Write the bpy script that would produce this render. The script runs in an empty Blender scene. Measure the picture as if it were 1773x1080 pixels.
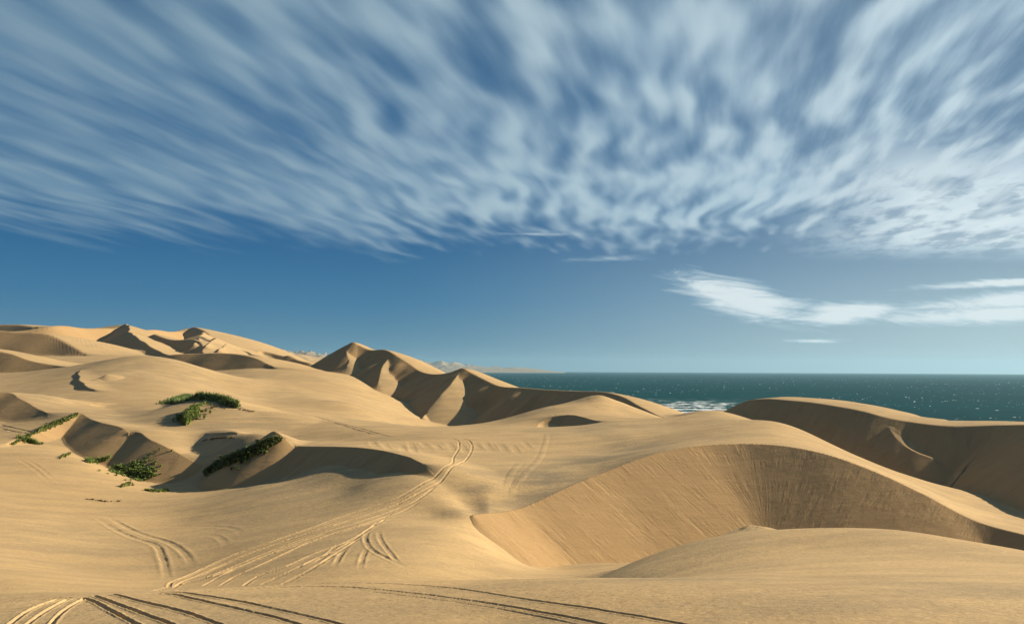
import bpy, math, os, random
import numpy as np
from mathutils import Vector, Matrix

sc = bpy.context.scene
C = sc.collection
RES = float(os.environ.get('TERRAIN_RES', '1.0'))      # 1 = full terrain density

# ------------------------------------------------------------------ camera
F, U0, V0, ROLL = 1400.0, 886.5, 640.0, 0.0043          # focal length, centre column, eye-level row (photo pixels)
HC = 60.0                                               # eye height above the sea
cam_d = bpy.data.cameras.new('camera'); cam = bpy.data.objects.new('camera', cam_d); C.objects.link(cam)
cam_d.sensor_width = 36; cam_d.sensor_fit = 'HORIZONTAL'; cam_d.lens = F/1773*36
cam_d.shift_y = (V0-540)/1773; cam_d.clip_start = 0.3; cam_d.clip_end = 60000
cr, sr = math.cos(ROLL), math.sin(ROLL)
cam.matrix_world = Matrix(((cr, -sr, 0, 0), (0, 0, -1, 0), (sr, cr, 0, HC), (0, 0, 0, 1)))
sc.camera = cam

# ------------------------------------------------------------------ sun, exposure
SUN_AZ, SUN_EL = math.radians(70), math.radians(24)     # azimuth to the right of the view direction
sd = Vector((math.sin(SUN_AZ)*math.cos(SUN_EL), math.cos(SUN_AZ)*math.cos(SUN_EL), math.sin(SUN_EL)))
sun_d = bpy.data.lights.new('sun', 'SUN'); sun = bpy.data.objects.new('sun', sun_d); C.objects.link(sun)
sun_d.energy = 5.0; sun_d.angle = math.radians(0.6); sun_d.color = (1.0, 0.88, 0.68)
sun.rotation_euler = sd.to_track_quat('Z', 'Y').to_euler(); sun.location = (0, 0, 400)
vs = sc.view_settings
vs.view_transform = 'Standard'; vs.look = 'None'; vs.exposure = 0.70; vs.gamma = 1; vs.use_curve_mapping = False

# ------------------------------------------------------------------ node helpers
class NT:
    def __init__(s, tree): s.t = tree; s.n = tree.nodes; s.l = tree.links
    def node(s, kind, **kw):
        n = s.n.new(kind)
        for k, v in kw.items(): setattr(n, k, v)
        return n
    def put(s, sock, v):
        if isinstance(v, bpy.types.NodeSocket): s.l.new(v, sock)
        else: sock.default_value = v
    def m(s, op, a, b=None, c=None, clamp=False):
        n = s.node('ShaderNodeMath', operation=op, use_clamp=clamp)
        s.put(n.inputs[0], a)
        if b is not None: s.put(n.inputs[1], b)
        if c is not None: s.put(n.inputs[2], c)
        return n.outputs[0]
    def ss(s, x, a, b, lo=0.0, hi=1.0):
        n = s.node('ShaderNodeMapRange', interpolation_type='SMOOTHSTEP')
        s.put(n.inputs[0], x); s.put(n.inputs[1], a); s.put(n.inputs[2], b); s.put(n.inputs[3], lo); s.put(n.inputs[4], hi)
        return n.outputs[0]
    def mix(s, f, a, b, mode='MIX'):
        n = s.node('ShaderNodeMix', data_type='RGBA', blend_type=mode)
        s.put(n.inputs[0], f); s.put(n.inputs[6], a); s.put(n.inputs[7], b)
        return n.outputs[2]
    def xyz(s, x, y, z=0.0):
        n = s.node('ShaderNodeCombineXYZ'); s.put(n.inputs[0], x); s.put(n.inputs[1], y); s.put(n.inputs[2], z)
        return n.outputs[0]
    def sep(s, v):
        n = s.node('ShaderNodeSeparateXYZ'); s.put(n.inputs[0], v); return n.outputs
    def noise(s, vec, scale, detail=4, rough=0.55, dist=0.0, lac=2.0):
        n = s.node('ShaderNodeTexNoise', noise_dimensions='3D')
        s.put(n.inputs['Vector'], vec); n.inputs['Scale'].default_value = scale; n.inputs['Detail'].default_value = detail
        n.inputs['Roughness'].default_value = rough; n.inputs['Distortion'].default_value = dist; n.inputs['Lacunarity'].default_value = lac
        return n.outputs[0]
    def attr(s, name):
        n = s.node('ShaderNodeAttribute', attribute_name=name); return n.outputs['Fac']
def c3(r, g, b): return (r, g, b, 1.0)

# ------------------------------------------------------------------ sky
w = bpy.data.worlds.new('World'); sc.world = w; w.use_nodes = True
N = NT(w.node_tree); N.n.clear()
tc = N.node('ShaderNodeTexCoord'); dx, dy, dz = N.sep(tc.outputs['Generated'])
dzc = N.m('MAXIMUM', dz, 0.004)
sky = N.node('ShaderNodeTexSky', sky_type='NISHITA', sun_disc=False, sun_elevation=SUN_EL, sun_rotation=SUN_AZ,
             altitude=60, air_density=1.0, dust_density=0.6, ozone_density=2.5)
N.l.new(N.xyz(dx, dy, dzc), sky.inputs[0])
el = N.m('DIVIDE', dzc, N.m('MAXIMUM', N.m('ABSOLUTE', dy), 0.05))        # tangent of height over the forward axis
az = N.m('DIVIDE', dx, N.m('MAXIMUM', dy, 0.05))
fwd = N.ss(dy, 0.0, 0.2)
rp = N.node('ShaderNodeValToRGB'); N.put(rp.inputs[0], N.m('MULTIPLY', dzc, 1.0))
E = rp.color_ramp.elements
stops = [(0.0, (.140,.275,.365)), (0.03, (.080,.225,.350)), (0.08, (.036,.172,.330)), (0.15, (.016,.115,.275)), (0.30, (.018,.105,.250)), (0.6, (.018,.070,.16)), (1.0, (.010,.040,.11))]
while len(E) < len(stops): E.new(0.5)
for e, (p, c) in zip(E, stops): e.position = p; e.color = (*c, 1)
sunward = N.ss(N.m('ADD', N.m('MULTIPLY', dx, math.sin(SUN_AZ)), N.m('MULTIPLY', dy, math.cos(SUN_AZ))), 0.15, 1.05)
low = N.ss(dzc, 0.22, 0.0)
skyg = N.mix(N.m('MULTIPLY', sunward, N.m('ADD', N.m('MULTIPLY', low, .75), .25)), rp.outputs[0], c3(.50, .62, .65))
skyg = N.mix(1.0, skyg, c3(6.1, 6.1, 6.1), 'MULTIPLY')
skyc = N.mix(0.02, skyg, sky.outputs[0])
# cloud layer on a flat ceiling, drifting along one wind direction
P = N.m('DIVIDE', dx, N.m('ADD', dzc, 0.02)); Q = N.m('DIVIDE', dy, N.m('ADD', dzc, 0.02))
WA = math.radians(14)
al = N.m('ADD', N.m('MULTIPLY', P, math.sin(WA)), N.m('MULTIPLY', Q, math.cos(WA)))
ac = N.m('SUBTRACT', N.m('MULTIPLY', P, math.cos(WA)), N.m('MULTIPLY', Q, math.sin(WA)))
warp = N.noise(N.xyz(P, Q, 3.1), 0.9, 2, 0.5)
ac2 = N.m('ADD', ac, N.m('MULTIPLY', N.m('SUBTRACT', warp, 0.5), 0.5))
left = N.ss(P, 0.2, -1.6)
ac2 = N.m('ADD', ac, N.m('MULTIPLY', N.m('SUBTRACT', warp, 0.5), 0.30))
puff = N.noise(N.xyz(N.m('MULTIPLY', ac2, 4.6), N.m('MULTIPLY', N.m('ADD', al, N.m('MULTIPLY', ac, .9)), 1.15), 1.7), 1.7, 1.5, 0.42, 0.0)
long_ = N.noise(N.xyz(N.m('MULTIPLY', ac2, 3.6), N.m('MULTIPLY', al, 0.50), 5.1), 1.7, 1.6, 0.45, 0.0)
fine = N.noise(N.xyz(N.m('MULTIPLY', ac, 16.0), N.m('MULTIPLY', al, 1.8), 9.0), 2.0, 3, 0.55)
big = N.noise(N.xyz(P, Q, 7.3), 0.75, 2, 0.5)
body = N.m('ADD', N.m('MULTIPLY', puff, N.m('SUBTRACT', 1.0, N.m('MULTIPLY', left, .6))), N.m('MULTIPLY', long_, N.m('MULTIPLY', left, .6)))
edge = N.m("ADD", 5.1, N.m('MULTIPLY', N.m('SUBTRACT', N.noise(N.xyz(N.m('MULTIPLY', P, 0.7), 0.0, 2.0), 1.0, 2, 0.5), 0.5), 5.0))
edge = N.m('ADD', edge, N.m('MULTIPLY', N.m('SUBTRACT', body, 0.5), 2.6))
zone = N.ss(N.m('SUBTRACT', Q, edge), 0.9, -1.1)
thick = N.m('MULTIPLY', N.ss(Q, 3.2, 4.9), 0.16)
dsum = N.m('ADD', N.m('ADD', body, N.m('MULTIPLY', N.m('SUBTRACT', fine, 0.5), N.m('ADD', 0.13, N.m('MULTIPLY', N.ss(P, .2, 2.0), .30)))), N.m('ADD', N.m('MULTIPLY', N.m('SUBTRACT', big, 0.5), 0.28), thick))
dsum = N.m('ADD', dsum, N.m('MULTIPLY', left, 0.04))
patch = N.noise(N.xyz(N.m('MULTIPLY', ac, 1.3), N.m('MULTIPLY', al, .55), 11.0), 1.6, 2, .5)
dsum = N.m('ADD', dsum, N.m('MULTIPLY', N.m('SUBTRACT', patch, .5), .55))
den = N.ss(dsum, 0.14, 0.76, 0.08, 0.80)
den = N.m('MULTIPLY', den, N.m('SUBTRACT', 1.0, N.m('MULTIPLY', left, .30)))
veil = N.m('MULTIPLY', left, N.ss(fine, 0.2, 0.75, 0.24, 0.34))
cover = N.m('MULTIPLY', N.m('MAXIMUM', den, veil), zone)
bank = N.m('MULTIPLY', N.ss(az, 0.28, 0.52), N.m('MULTIPLY', N.ss(el, 0.34, 0.22), N.ss(el, 0.13, 0.165)))
bk = N.ss(N.noise(N.xyz(N.m('MULTIPLY', ac, 3.0), N.m('MULTIPLY', al, 1.5), 4.0), 1.6, 5, 0.6), 0.33, 0.62)
cover = N.m('MAXIMUM', cover, N.m('MULTIPLY', bank, N.ss(bk, 0, 1, .35, .97)))
# low wisps over the sea, to the right
cx1 = N.noise(N.xyz(N.m('MULTIPLY', az, 7.0), N.m('MULTIPLY', N.m('ADD', el, N.m('MULTIPLY', az, .10)), 44.0), 1.0), 1.6, 8, 0.68, 0.8)
def lens_cloud(a0, e0, wa, we, tilt, lo, hi):
    A = N.m('DIVIDE', N.m('SUBTRACT', az, a0), wa)
    E = N.m('DIVIDE', N.m('SUBTRACT', N.m('SUBTRACT', el, e0), N.m('MULTIPLY', N.m('SUBTRACT', az, a0), tilt)), we)
    r = N.m('SQRT', N.m('ADD', N.m('MULTIPLY', A, A), N.m('MULTIPLY', E, E)))
    v = N.m('SUBTRACT', N.m('ADD', cx1, 0.28), N.m('MULTIPLY', r, 0.42))
    return N.ss(v, lo, hi)
wis = lens_cloud(0.29, 0.087, 0.085, 0.021, -0.26, 0.19, 0.60)
for a in [(0.40, 0.070, 0.075, 0.013, 0.10, 0.20, 0.60), (0.64, 0.090, 0.15, 0.012, 0.07, 0.20, 0.62), (0.61, 0.110, 0.12, 0.005, 0.06, 0.20, 0.62), (0.60, 0.071, 0.16, 0.011, 0.03, 0.20, 0.62),
          (0.375, 0.0375, 0.045, 0.0035, 0.0, 0.30, 0.75), (0.12, 0.138, 0.07, 0.006, 0.05, 0.36, 1.3), (0.02, 0.168, 0.12, 0.004, 0.0, 0.36, 1.3)]:
    wis = N.m('MAXIMUM', wis, lens_cloud(*a))
cover = N.m('MULTIPLY', N.m('MAXIMUM', cover, N.m('MULTIPLY', wis, 0.9)), fwd)
ccol = N.mix(N.ss(az, -0.6, 0.7), c3(2.1, 2.95, 3.35), c3(4.1, 5.0, 5.4))
ccol = N.mix(N.ss(puff, 0.35, 0.75), N.mix(1.0, ccol, c3(0.72, 0.80, 0.88), 'MULTIPLY'), ccol)
brt = N.m('MINIMUM', N.m('ADD', N.m('MULTIPLY', wis, fwd), N.m('MULTIPLY', bank, .6)), 1.0)
ccol = N.mix(brt, ccol, c3(4.8, 5.3, 5.4))
fin = N.mix(N.m('MINIMUM', cover, 1.0), skyc, ccol)
bg = N.node('ShaderNodeBackground'); bg.inputs[1].default_value = 0.10; N.l.new(fin, bg.inputs[0])
out = N.node('ShaderNodeOutputWorld'); N.l.new(bg.outputs[0], out.inputs[0])

# ------------------------------------------------------------------ numeric helpers
rng = np.random.RandomState(7)
_perm = rng.permutation(512); _gr = rng.rand(512)*2*np.pi
_gx, _gy = np.cos(_gr).astype(np.float32), np.sin(_gr).astype(np.float32)
def perlin(x, y):
    xi = np.floor(x).astype(np.int64); yi = np.floor(y).astype(np.int64)
    fx = (x-xi).astype(np.float32); fy = (y-yi).astype(np.float32)
    sx = fx*fx*fx*(fx*(fx*6-15)+10); sy = fy*fy*fy*(fy*(fy*6-15)+10)
    def g(ix, iy, ax, ay):
        h = _perm[(_perm[ix & 511]+iy) & 511]; return _gx[h]*ax+_gy[h]*ay
    a = g(xi, yi, fx, fy); b = g(xi+1, yi, fx-1, fy); c = g(xi, yi+1, fx, fy-1); d = g(xi+1, yi+1, fx-1, fy-1)
    return (a+(b-a)*sx)*(1-sy)+(c+(d-c)*sx)*sy
def fbm(x, y, o=4, r=0.5):
    t = 0; a = 1.0
    for i in range(o): t = t+a*perlin(x+17.3*i, y-9.1*i); x = x*2.03; y = y*2.03; a *= r
    return t
def sstep(x, a, b):
    t = np.clip((x-a)/(b-a), 0, 1); return t*t*(3-2*t)
def smax(a, b, k):
    h = np.maximum(k-np.abs(a-b), 0)/np.maximum(k, 1e-6); return np.maximum(a, b)+h*h*k*0.25
def ray(u, v):
    cx = (u-U0)/F; cz = (V0-v)/F
    return cx*cr-cz*sr, cx*sr+cz*cr
def world(u, v, d):                                      # photo pixel + distance -> point relative to the eye
    X, q = ray(u, v); return X*d, d, q*d

def catmull(P, n):
    P = np.asarray(P, float)
    if len(P) == 2: P = np.vstack([P[0], (P[0]*2+P[1])/3, (P[0]+P[1]*2)/3, P[1]])
    Q = np.vstack([2*P[0]-P[1], P, 2*P[-1]-P[-2]])
    seg = np.r_[0, np.cumsum(np.linalg.norm(np.diff(P[:, :2], axis=0), axis=1))]
    t = np.linspace(0, seg[-1], n); out = np.empty((n, P.shape[1]))
    k = np.clip(np.searchsorted(seg, t, side='right')-1, 0, len(P)-2)
    a = ((t-seg[k])/np.maximum(seg[k+1]-seg[k], 1e-9))[:, None]
    h = seg[k+1]-seg[k]
    p0, p1, p2, p3 = Q[k], Q[k+1], Q[k+2], Q[k+3]
    # tangents that honour uneven spacing
    segp = np.r_[seg[1]-seg[0], np.diff(seg), seg[-1]-seg[-2]]
    hp, hn = segp[k][:, None], segp[k+2][:, None]; h = h[:, None]
    m1 = ((p1-p0)/hp*h+(p2-p1)/h*hp)/(hp+h)*h; m2 = ((p2-p1)/h*hn+(p3-p2)/hn*h)/(hn+h)*h
    a2, a3 = a*a, a*a*a
    return (2*a3-3*a2+1)*p1+(a3-2*a2+a)*m1+(-2*a3+3*a2)*p2+(a3-a2)*m2

# ------------------------------------------------------------------ terrain grid: fans out from the viewpoint, finer where dunes stand steep
def rows(parts):
    L = [math.log(parts[0][0])]
    for d0, d1, st in parts:
        n = max(2, int((math.log(d1)-L[-1])/(st/RES))); L += list(np.linspace(L[-1], math.log(d1), n+1)[1:])
    return np.array(L)
Lr = rows([(3, 15, .012), (15, 18, .004), (18, 30, .0022), (30, 58, .0045), (58, 100, .0014), (100, 190, .0018), (190, 360, .0020), (360, 1300, .0045), (1300, 23500, .007)])
Xc = np.concatenate([np.linspace(-1.25, -0.645, 50)[:-1], np.linspace(-0.645, 0.645, int(1290*RES)), np.linspace(0.645, 1.25, 50)[1:]])
NR, NC = len(Lr), len(Xc)
D = np.exp(Lr)
PY = np.repeat(D[:, None], NC, 1).astype(np.float32); PX = (D[:, None]*Xc[None, :]).astype(np.float32)

# coarse grid for the smooth sheets
Lc = np.arange(math.log(2.5), math.log(26000), 0.02); Xs = np.arange(-1.35, 1.36, 0.010)
def cubic_w(src0, st, n, q):
    W = np.zeros((len(q), n)); t = (q-src0)/st; i = np.clip(np.floor(t).astype(int), 1, n-3); a = t-i
    w4 = np.stack([-.5*a+a*a-.5*a**3, 1-2.5*a*a+1.5*a**3, .5*a+2*a*a-1.5*a**3, -.5*a*a+.5*a**3], 1)
    for j in range(4): W[np.arange(len(q)), i-1+j] += w4[:, j]
    return W
WR = cubic_w(Lc[0], .02, len(Lc), Lr); WC = cubic_w(Xs[0], .010, len(Xs), Xc)
class Sheet:                                             # thin-plate surface through scattered points of (column, row, distance)
    def __init__(s, pts, lam=1e-5):
        A = []
        for p in pts:
            u, v, d = p[:3]
            X, q = ray(u, v)
            if len(p) > 3: q = p[3]/d                     # explicit height instead of a row
            A.append((X, math.log(d), q))
        A = np.array(A); n = len(A); P2 = A[:, :2]
        r = np.linalg.norm(P2[:, None]-P2[None], axis=2)
        K = np.where(r > 0, r*r*np.log(np.maximum(r, 1e-12)), 0)+lam*np.eye(n)
        B = np.c_[np.ones(n), P2]; M = np.block([[K, B], [B.T, np.zeros((3, 3))]])
        s.P = P2; s.w = np.linalg.solve(M, np.r_[A[:, 2], 0, 0, 0])
        XX, LL = np.meshgrid(Xs, Lc); s.c = np.zeros(XX.shape)
        for i in range(len(Lc)): s.c[i] = s.ev(XX[i], LL[i])
        s.z = ((WR @ s.c @ WC.T)*D[:, None]).astype(np.float32)
    def ev(s, X, L):
        r2 = (X[:, None]-s.P[:, 0])**2+(L[:, None]-s.P[:, 1])**2
        return (0.5*r2*np.log(np.maximum(r2, 1e-16))) @ s.w[:-3]+s.w[-3]+s.w[-2]*X+s.w[-1]*L
    def height(s, x, y): return s.ev(x/y, np.log(y))*y

SLIP_S = np.zeros((NR, NC), np.float32); SLIP_T = np.zeros((NR, NC), np.float32); SLIP_M = np.zeros((NR, NC), np.float32)
def near_line(line, reach):
    """rectangular window of grid cells round a line, nearest sample and signed side for each cell in reach"""
    x, y = line[:, 0], line[:, 1]
    r0 = np.searchsorted(D, max(y.min()-reach, 1)); r1 = np.searchsorted(D, y.max()+reach)
    yn = max(y.min()-reach, D[0])
    xa = min(((x-reach)/np.maximum(y, 1)).min(), ((x-reach)/np.maximum(y-reach, yn)).min()); xb = max(((x+reach)/np.maximum(y, 1)).max(), ((x+reach)/np.maximum(y-reach, yn)).max())
    c0 = np.searchsorted(Xc, xa); c1 = np.searchsorted(Xc, xb)
    return slice(r0, r1), slice(c0, c1)
def profile(line, px, py, s, env=True):
    """per point: place on the line (fractional index), distance, signed side test, lee envelope"""
    n = px.size; J = np.empty(n, np.int32); EN = np.empty(n, np.float32)
    lx, ly, lz = [line[:, i].astype(np.float32) for i in range(3)]; m = len(lx)
    ch = max(1, int(6e6/m))
    for a in range(0, n, ch):
        b = a+ch
        d = np.sqrt((px[a:b, None]-lx)**2+(py[a:b, None]-ly)**2)
        J[a:b] = d.argmin(1)
        if env: EN[a:b] = (lz-s*d).max(1)
    best = np.full(n, 1e9, np.float32); TT = J.astype(np.float32)
    for k0 in (np.clip(J-1, 0, m-2), np.clip(J, 0, m-2)):
        ex, ey = lx[k0+1]-lx[k0], ly[k0+1]-ly[k0]
        t = np.clip(((px-lx[k0])*ex+(py-ly[k0])*ey)/np.maximum(ex*ex+ey*ey, 1e-9), 0, 1)
        d = np.hypot(px-lx[k0]-t*ex, py-ly[k0]-t*ey); q = d < best
        best = np.where(q, d, best); TT = np.where(q, k0+t, TT)
    if env: EN = np.maximum(EN, np.interp(TT, np.arange(m), lz).astype(np.float32)-s*best)
    return TT, best, EN
def at(arr, TT):
    return np.interp(TT, np.arange(len(arr)), arr).astype(np.float32)
def tangents(line):
    t = np.gradient(line[:, :2], axis=0); return t/np.maximum(np.linalg.norm(t, axis=1, keepdims=True), 1e-9)
def see(T, u, v):                                        # distance at which the sight line through a photo pixel meets the ground
    X, q = ray(u, v); j = np.searchsorted(Xc, X); a = (X-Xc[j-1])/(Xc[j]-Xc[j-1])
    Q = (T[:, j-1]*(1-a)+T[:, j]*a)/D
    i = np.argmax((Q[1:] >= q) & (Q[:-1] < q)); t = (q-Q[i])/(Q[i+1]-Q[i])
    return float(np.exp(Lr[i]+t*(Lr[i+1]-Lr[i])))
def dune(T, pts, s=.62, a=0.0, b=.02, k=1.0, kl=.12, ss=None, reach=None, n=None, mask=1.0, pick=False, folds=None):
    """add one dune: brink line pts (column,row,distance[,height]); lee = right-hand side of its direction, stoss = left"""
    P = []
    if pick: pts = [(p[0], p[1], see(T, p[0], p[1])-p[2]) for p in pts]
    for p in pts:
        x, y, z = world(*p[:3]); P.append((x, y, p[3] if len(p) > 3 else z))
    P = np.array(P); length = np.linalg.norm(np.diff(P[:, :2], axis=0), axis=1).sum()
    dm = P[:, 1].mean(); n = n or int(np.clip(length/(dm*.004), 40, 220))
    line = catmull(P, n)
    reach = reach or 30
    rs, cs = near_line(line, reach)
    sub = T[rs, cs]
    if sub.size == 0: return
    px, py = PX[rs, cs].ravel(), PY[rs, cs].ravel()
    # quick reject by distance to the coarse line
    cl = line[::max(1, n//12)]
    dq = np.full(px.shape, 1e9, np.float32)
    for c in cl: dq = np.minimum(dq, (px-c[0])**2+(py-c[1])**2)
    gap = length/12+1
    sel = np.where(dq < (reach+gap)**2)[0]
    if sel.size == 0: return
    qx, qy = px[sel], py[sel]
    wv = dm*.0032; wl = 1/(dm*.045+1)
    qx = qx+wv*perlin(qx*wl+3.1, qy*wl); qy = qy+wv*perlin(qx*wl, qy*wl+7.7)
    J, DI, EN = profile(line, qx, qy, s)
    tg = tangents(line); vx = qx-at(line[:, 0], J); vy = qy-at(line[:, 1], J)
    cross = at(tg[:, 0], J)*vy-at(tg[:, 1], J)*vx
    lee = EN
    if folds:
        ar = np.r_[0, np.cumsum(np.linalg.norm(np.diff(line[:, :2], axis=0), axis=1))]; sa = at(ar, J)/folds[1]
        lee = lee+folds[0]*(fbm(sa, DI/folds[1]*.30+5, 3, .5)*1.6)*sstep(DI, 0, folds[1]*.5)
    if ss is None:
        kz = max(3, n//9); zp = np.pad(line[:, 2], kz, mode='edge'); zs = np.convolve(zp, np.hanning(2*kz+1)/np.hanning(2*kz+1).sum(), 'valid')
        fs = sstep(DI, 0, reach*.28); sto = at(line[:, 2], J)*(1-fs)+at(zs, J)*fs+a*DI-b*DI*DI
    else:
        _, _, sto = profile(line, qx, qy, ss)
    f = (cross > 0).astype(np.float32)
    end = (J <= 0) | (J >= n-1)
    fe = np.clip(0.5+0.5*cross/np.maximum(DI, 1e-4), 0, 1)
    f = np.where(end, fe*fe*(3-2*fe), f)
    sto = sto-6.0*np.square(np.maximum(DI/reach-.45, 0))*reach*.3
    h = lee*(1-f)+sto*f
    h = np.where(DI < reach, h, -1e4)
    base = sub.ravel()[sel]
    kk = kl+(k-kl)*f
    new = smax(base, h, kk)
    fl = T[rs, cs].ravel(); fl[sel] = new; T[rs, cs] = fl.reshape(sub.shape)
    arc = np.r_[0, np.cumsum(np.linalg.norm(np.diff(line[:, :2], axis=0), axis=1))]
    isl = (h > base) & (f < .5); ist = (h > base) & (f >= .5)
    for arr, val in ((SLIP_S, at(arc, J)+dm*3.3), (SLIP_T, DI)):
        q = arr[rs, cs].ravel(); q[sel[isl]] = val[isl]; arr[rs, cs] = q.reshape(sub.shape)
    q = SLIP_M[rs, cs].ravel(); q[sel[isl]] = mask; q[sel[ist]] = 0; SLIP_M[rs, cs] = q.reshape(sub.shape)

# ------------------------------------------------------------------ smooth sheets (column, row, distance)
S_pts = [
 # valley and rising ground, column by column
 (-500,0,45,-13),(-500,0,100,-11),(-500,0,160,-4),(-500,0,240,0),(-500,0,400,8),
 (0,1000,50),(0,900,71),(0,800,100),(0,745,125),(0,700,160),(0,670,195),(0,650,238),(0,0,290,-3),(0,0,360,0),(0,0,480,8),(0,0,700,22),(0,0,1100,40),(0,0,1800,60),
 (150,985,60),(150,905,76),(150,845,93),(150,800,106),(150,745,128),(150,700,155),(150,665,190),(150,629,235),(150,0,290,0),(150,0,480,8),(150,0,700,16),(150,0,1100,36),(150,0,1800,60),
 (240,615,238),
 (300,995,60),(300,900,80),(300,862,91),(300,735,130),(300,702,150),(300,670,190),(300,621,236),(300,0,290,-3),(300,0,380,4),(300,0,550,9),(300,0,800,14),(300,0,1100,24),(300,0,1800,45),
 (450,990,57),(450,925,70),(450,870,83),(450,838,93),(450,764,117),(450,707,150),(450,0,178,-9),(450,690,212),(450,655,255),(450,637,300),(450,630,360),(450,0,500,3),(450,0,800,10),(450,0,1500,15),
 (390,655,258),
 (273,0,112,-14.8),(331,0,104,-14.6),(360,0,99,-14.8),(476,0,96,-13.6),(569,0,94,-11.5),(680,0,88,-11.2),(640,0,82,-12.0),(360,0,126,-9.6),(412,0,118,-9.0),(450,0,113,-8.9),(541,0,108,-9.6),(617,0,105,-9.2),
 (600,985,56),(600,900,72),(600,850,84),(600,768,112),(600,746,126),(600,725,150),(600,0,175,-11.5),(600,698,205),(600,665,260),(600,648,318),(600,0,420,-8),(600,0,700,-12),(600,0,1200,-25),
 (520,648,320),(690,690,286),
 (700,950,62),(750,985,58),(750,890,75),(740,828,83),(740,800,92),(750,782,99),(750,757,112),(750,738,150),(750,0,190,-16),(750,0,240,-15.5),(750,0,300,-14),(750,0,500,-20),(750,0,1000,-50),
 (815,985,61),(800,930,68),
 (830,830,86),(860,780,103),
 (900,830,87),(900,780,104),(900,750,124),(890,731,150),(900,0,190,-16),(900,0,240,-18),(900,0,400,-30),(900,0,800,-66),
 # the brink of the great slip face
 (818,890,75),(860,887,77.6),(905,878,80.6),(950,858,83.5),(1000,835,86.8),(1050,815,89.9),(1110,792,93.2),(1175,775,96.1),(1230,769,97.6),(1290,767,97.8),(1360,771,96.5),(1434,786,94.0),(1529,821,90.1),(1608,859,86.7),(1687,900,83.5),(1773,924,80.4),(1900,955,76.4),(2100,990,71.2),
 (1050,783,105),(1050,748,122),(956,704,165),(1000,696,168),(1022,686.5,170),(1040,685,170),(1056,696,168),(1074,709,166),(1101,723,160),(1032,719,150),(981,721,149),(1050,0,205,-12.5),(1050,0,260,-22),(1050,0,400,-35),(1050,0,800,-70),
 (1200,758,109),(1200,739,126),(1200,717,148),(1160,726,150),(1240,712,150),(1200,0,185,-13.5),(1200,0,260,-24),(1200,0,400,-38),(1200,0,800,-72),
 (1350,753,110),(1350,734,125),(1350,0,150,-11),(1350,0,190,-14),(1350,0,300,-30),(1350,0,800,-72),
 (1480,794,106),(1435,769,118),(1500,0,135,-15.5),(1500,0,200,-18),(1500,0,400,-45),(1500,0,800,-72),
 (1592,832,108),(1560,0,128,-16.5),
 (1678,878,99),(1678,850,119),(1678,0,160,-21),(1678,0,300,-38),(1678,0,800,-72),
 (1773,900,97),(1773,874,114),(1773,0,160,-22),(1773,0,400,-50),(1773,0,800,-72),
 (2100,0,92,-19.5),(2100,0,130,-21),(2100,0,400,-50),(2100,0,800,-72),
]
S = Sheet(S_pts)
B_pts = [p for p in S_pts if p[0] <= 815 and p[2] < 100 and not (p[0] > 740 and p[2] > 74 and p[0] > 805)] + [
 (816,892,75.2),(830,912,74.2),(850,931,73.3),(875,951,72.2),(908,976,71.2),(1009,975,75.8),(1149,969,79.5),(1256,934,83.5),(1320,920,85),(1400,0,84,-17.6),(1550,0,84,-19.5),(1700,0,80,-22),(1900,0,72,-23),
 (900,0,50,-14.8),(960,0,61,-15.9),(1050,0,60,-15.2),(1050,0,45,-12.3),(1150,0,60,-13.9),(1150,0,46,-11.2),(1500,0,60,-17),(1250,0,60,-15.5),(870,990,62),(950,0,95,-20),(1300,0,110,-20),(1800,0,90,-24),(840,0,85,-16),(875,0,79,-17.2),(915,0,79,-19),(1000,0,84,-21),(860,0,92,-18)]
B = Sheet(B_pts)
F_pts = [
 # near ground: long gentle shelf whose far edge drops into the valley
 (-600,0,4,-6.2),(-600,0,12,-6.4),(-600,0,20,-6.8),(-600,0,40,-14),
 (0,0,4,-6.0),(0,0,12,-6.1),(0,0,18,-6.25),(0,1041,23.3),(0,0,27,-7.5),(0,0,40,-14),
 (290,0,4,-5.7),(290,0,12,-5.9),(290,0,19,-6.1),(290,1025,23.6),(290,0,28,-7.9),(290,0,40,-14.5),
 (600,0,4,-5.5),(600,0,12,-5.8),(600,0,20,-6.15),(600,1008,25),(600,0,30,-8.4),(600,0,42,-15),
 (870,0,4,-5.4),(870,0,12,-5.7),(870,0,20,-6.2),(870,1002,27),(870,0,33,-9.6),(870,0,45,-15.5),
 (1000,0,4,-5.4),(1000,1060,20),(1000,1003,29),(1000,0,46,-12.7),(1000,0,64,-18),(1000,0,80,-22),
 (1150,0,4,-5.4),(1150,1050,20),(1150,1000,29),(1150,973,46),(1150,957,62),(1150,0,80,-20),
 (1290,0,4,-5.4),(1290,1045,20),(1290,995,30),(1290,950,46),(1290,926,61),(1290,0,80,-18),
 (1400,1000,29),(1400,945,46),(1400,920,58),(1400,0,72,-17),
 (1500,0,4,-5.4),(1500,1045,20),(1500,998,29),(1500,945,45),(1500,920,56),(1500,0,70,-17.5),
 (1600,1000,29),(1600,950,44),(1600,928,54),(1600,0,68,-18),
 (1773,0,4,-5.5),(1773,1060,20),(1773,1010,28),(1773,975,40),(1773,957,50),(1773,0,62,-19),
 (2100,0,4,-5.6),(2100,1060,20),(2100,1015,30),(2100,990,42),(2100,0,58,-19),
]
FS = Sheet(F_pts)
for p in [(-600,0,70,-24),(0,0,70,-26),(500,0,70,-26),(870,0,75,-28),(1200,0,110,-34),(1600,0,100,-34),(2100,0,90,-34)]: F_pts.append(p)
FS = Sheet(F_pts)

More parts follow.
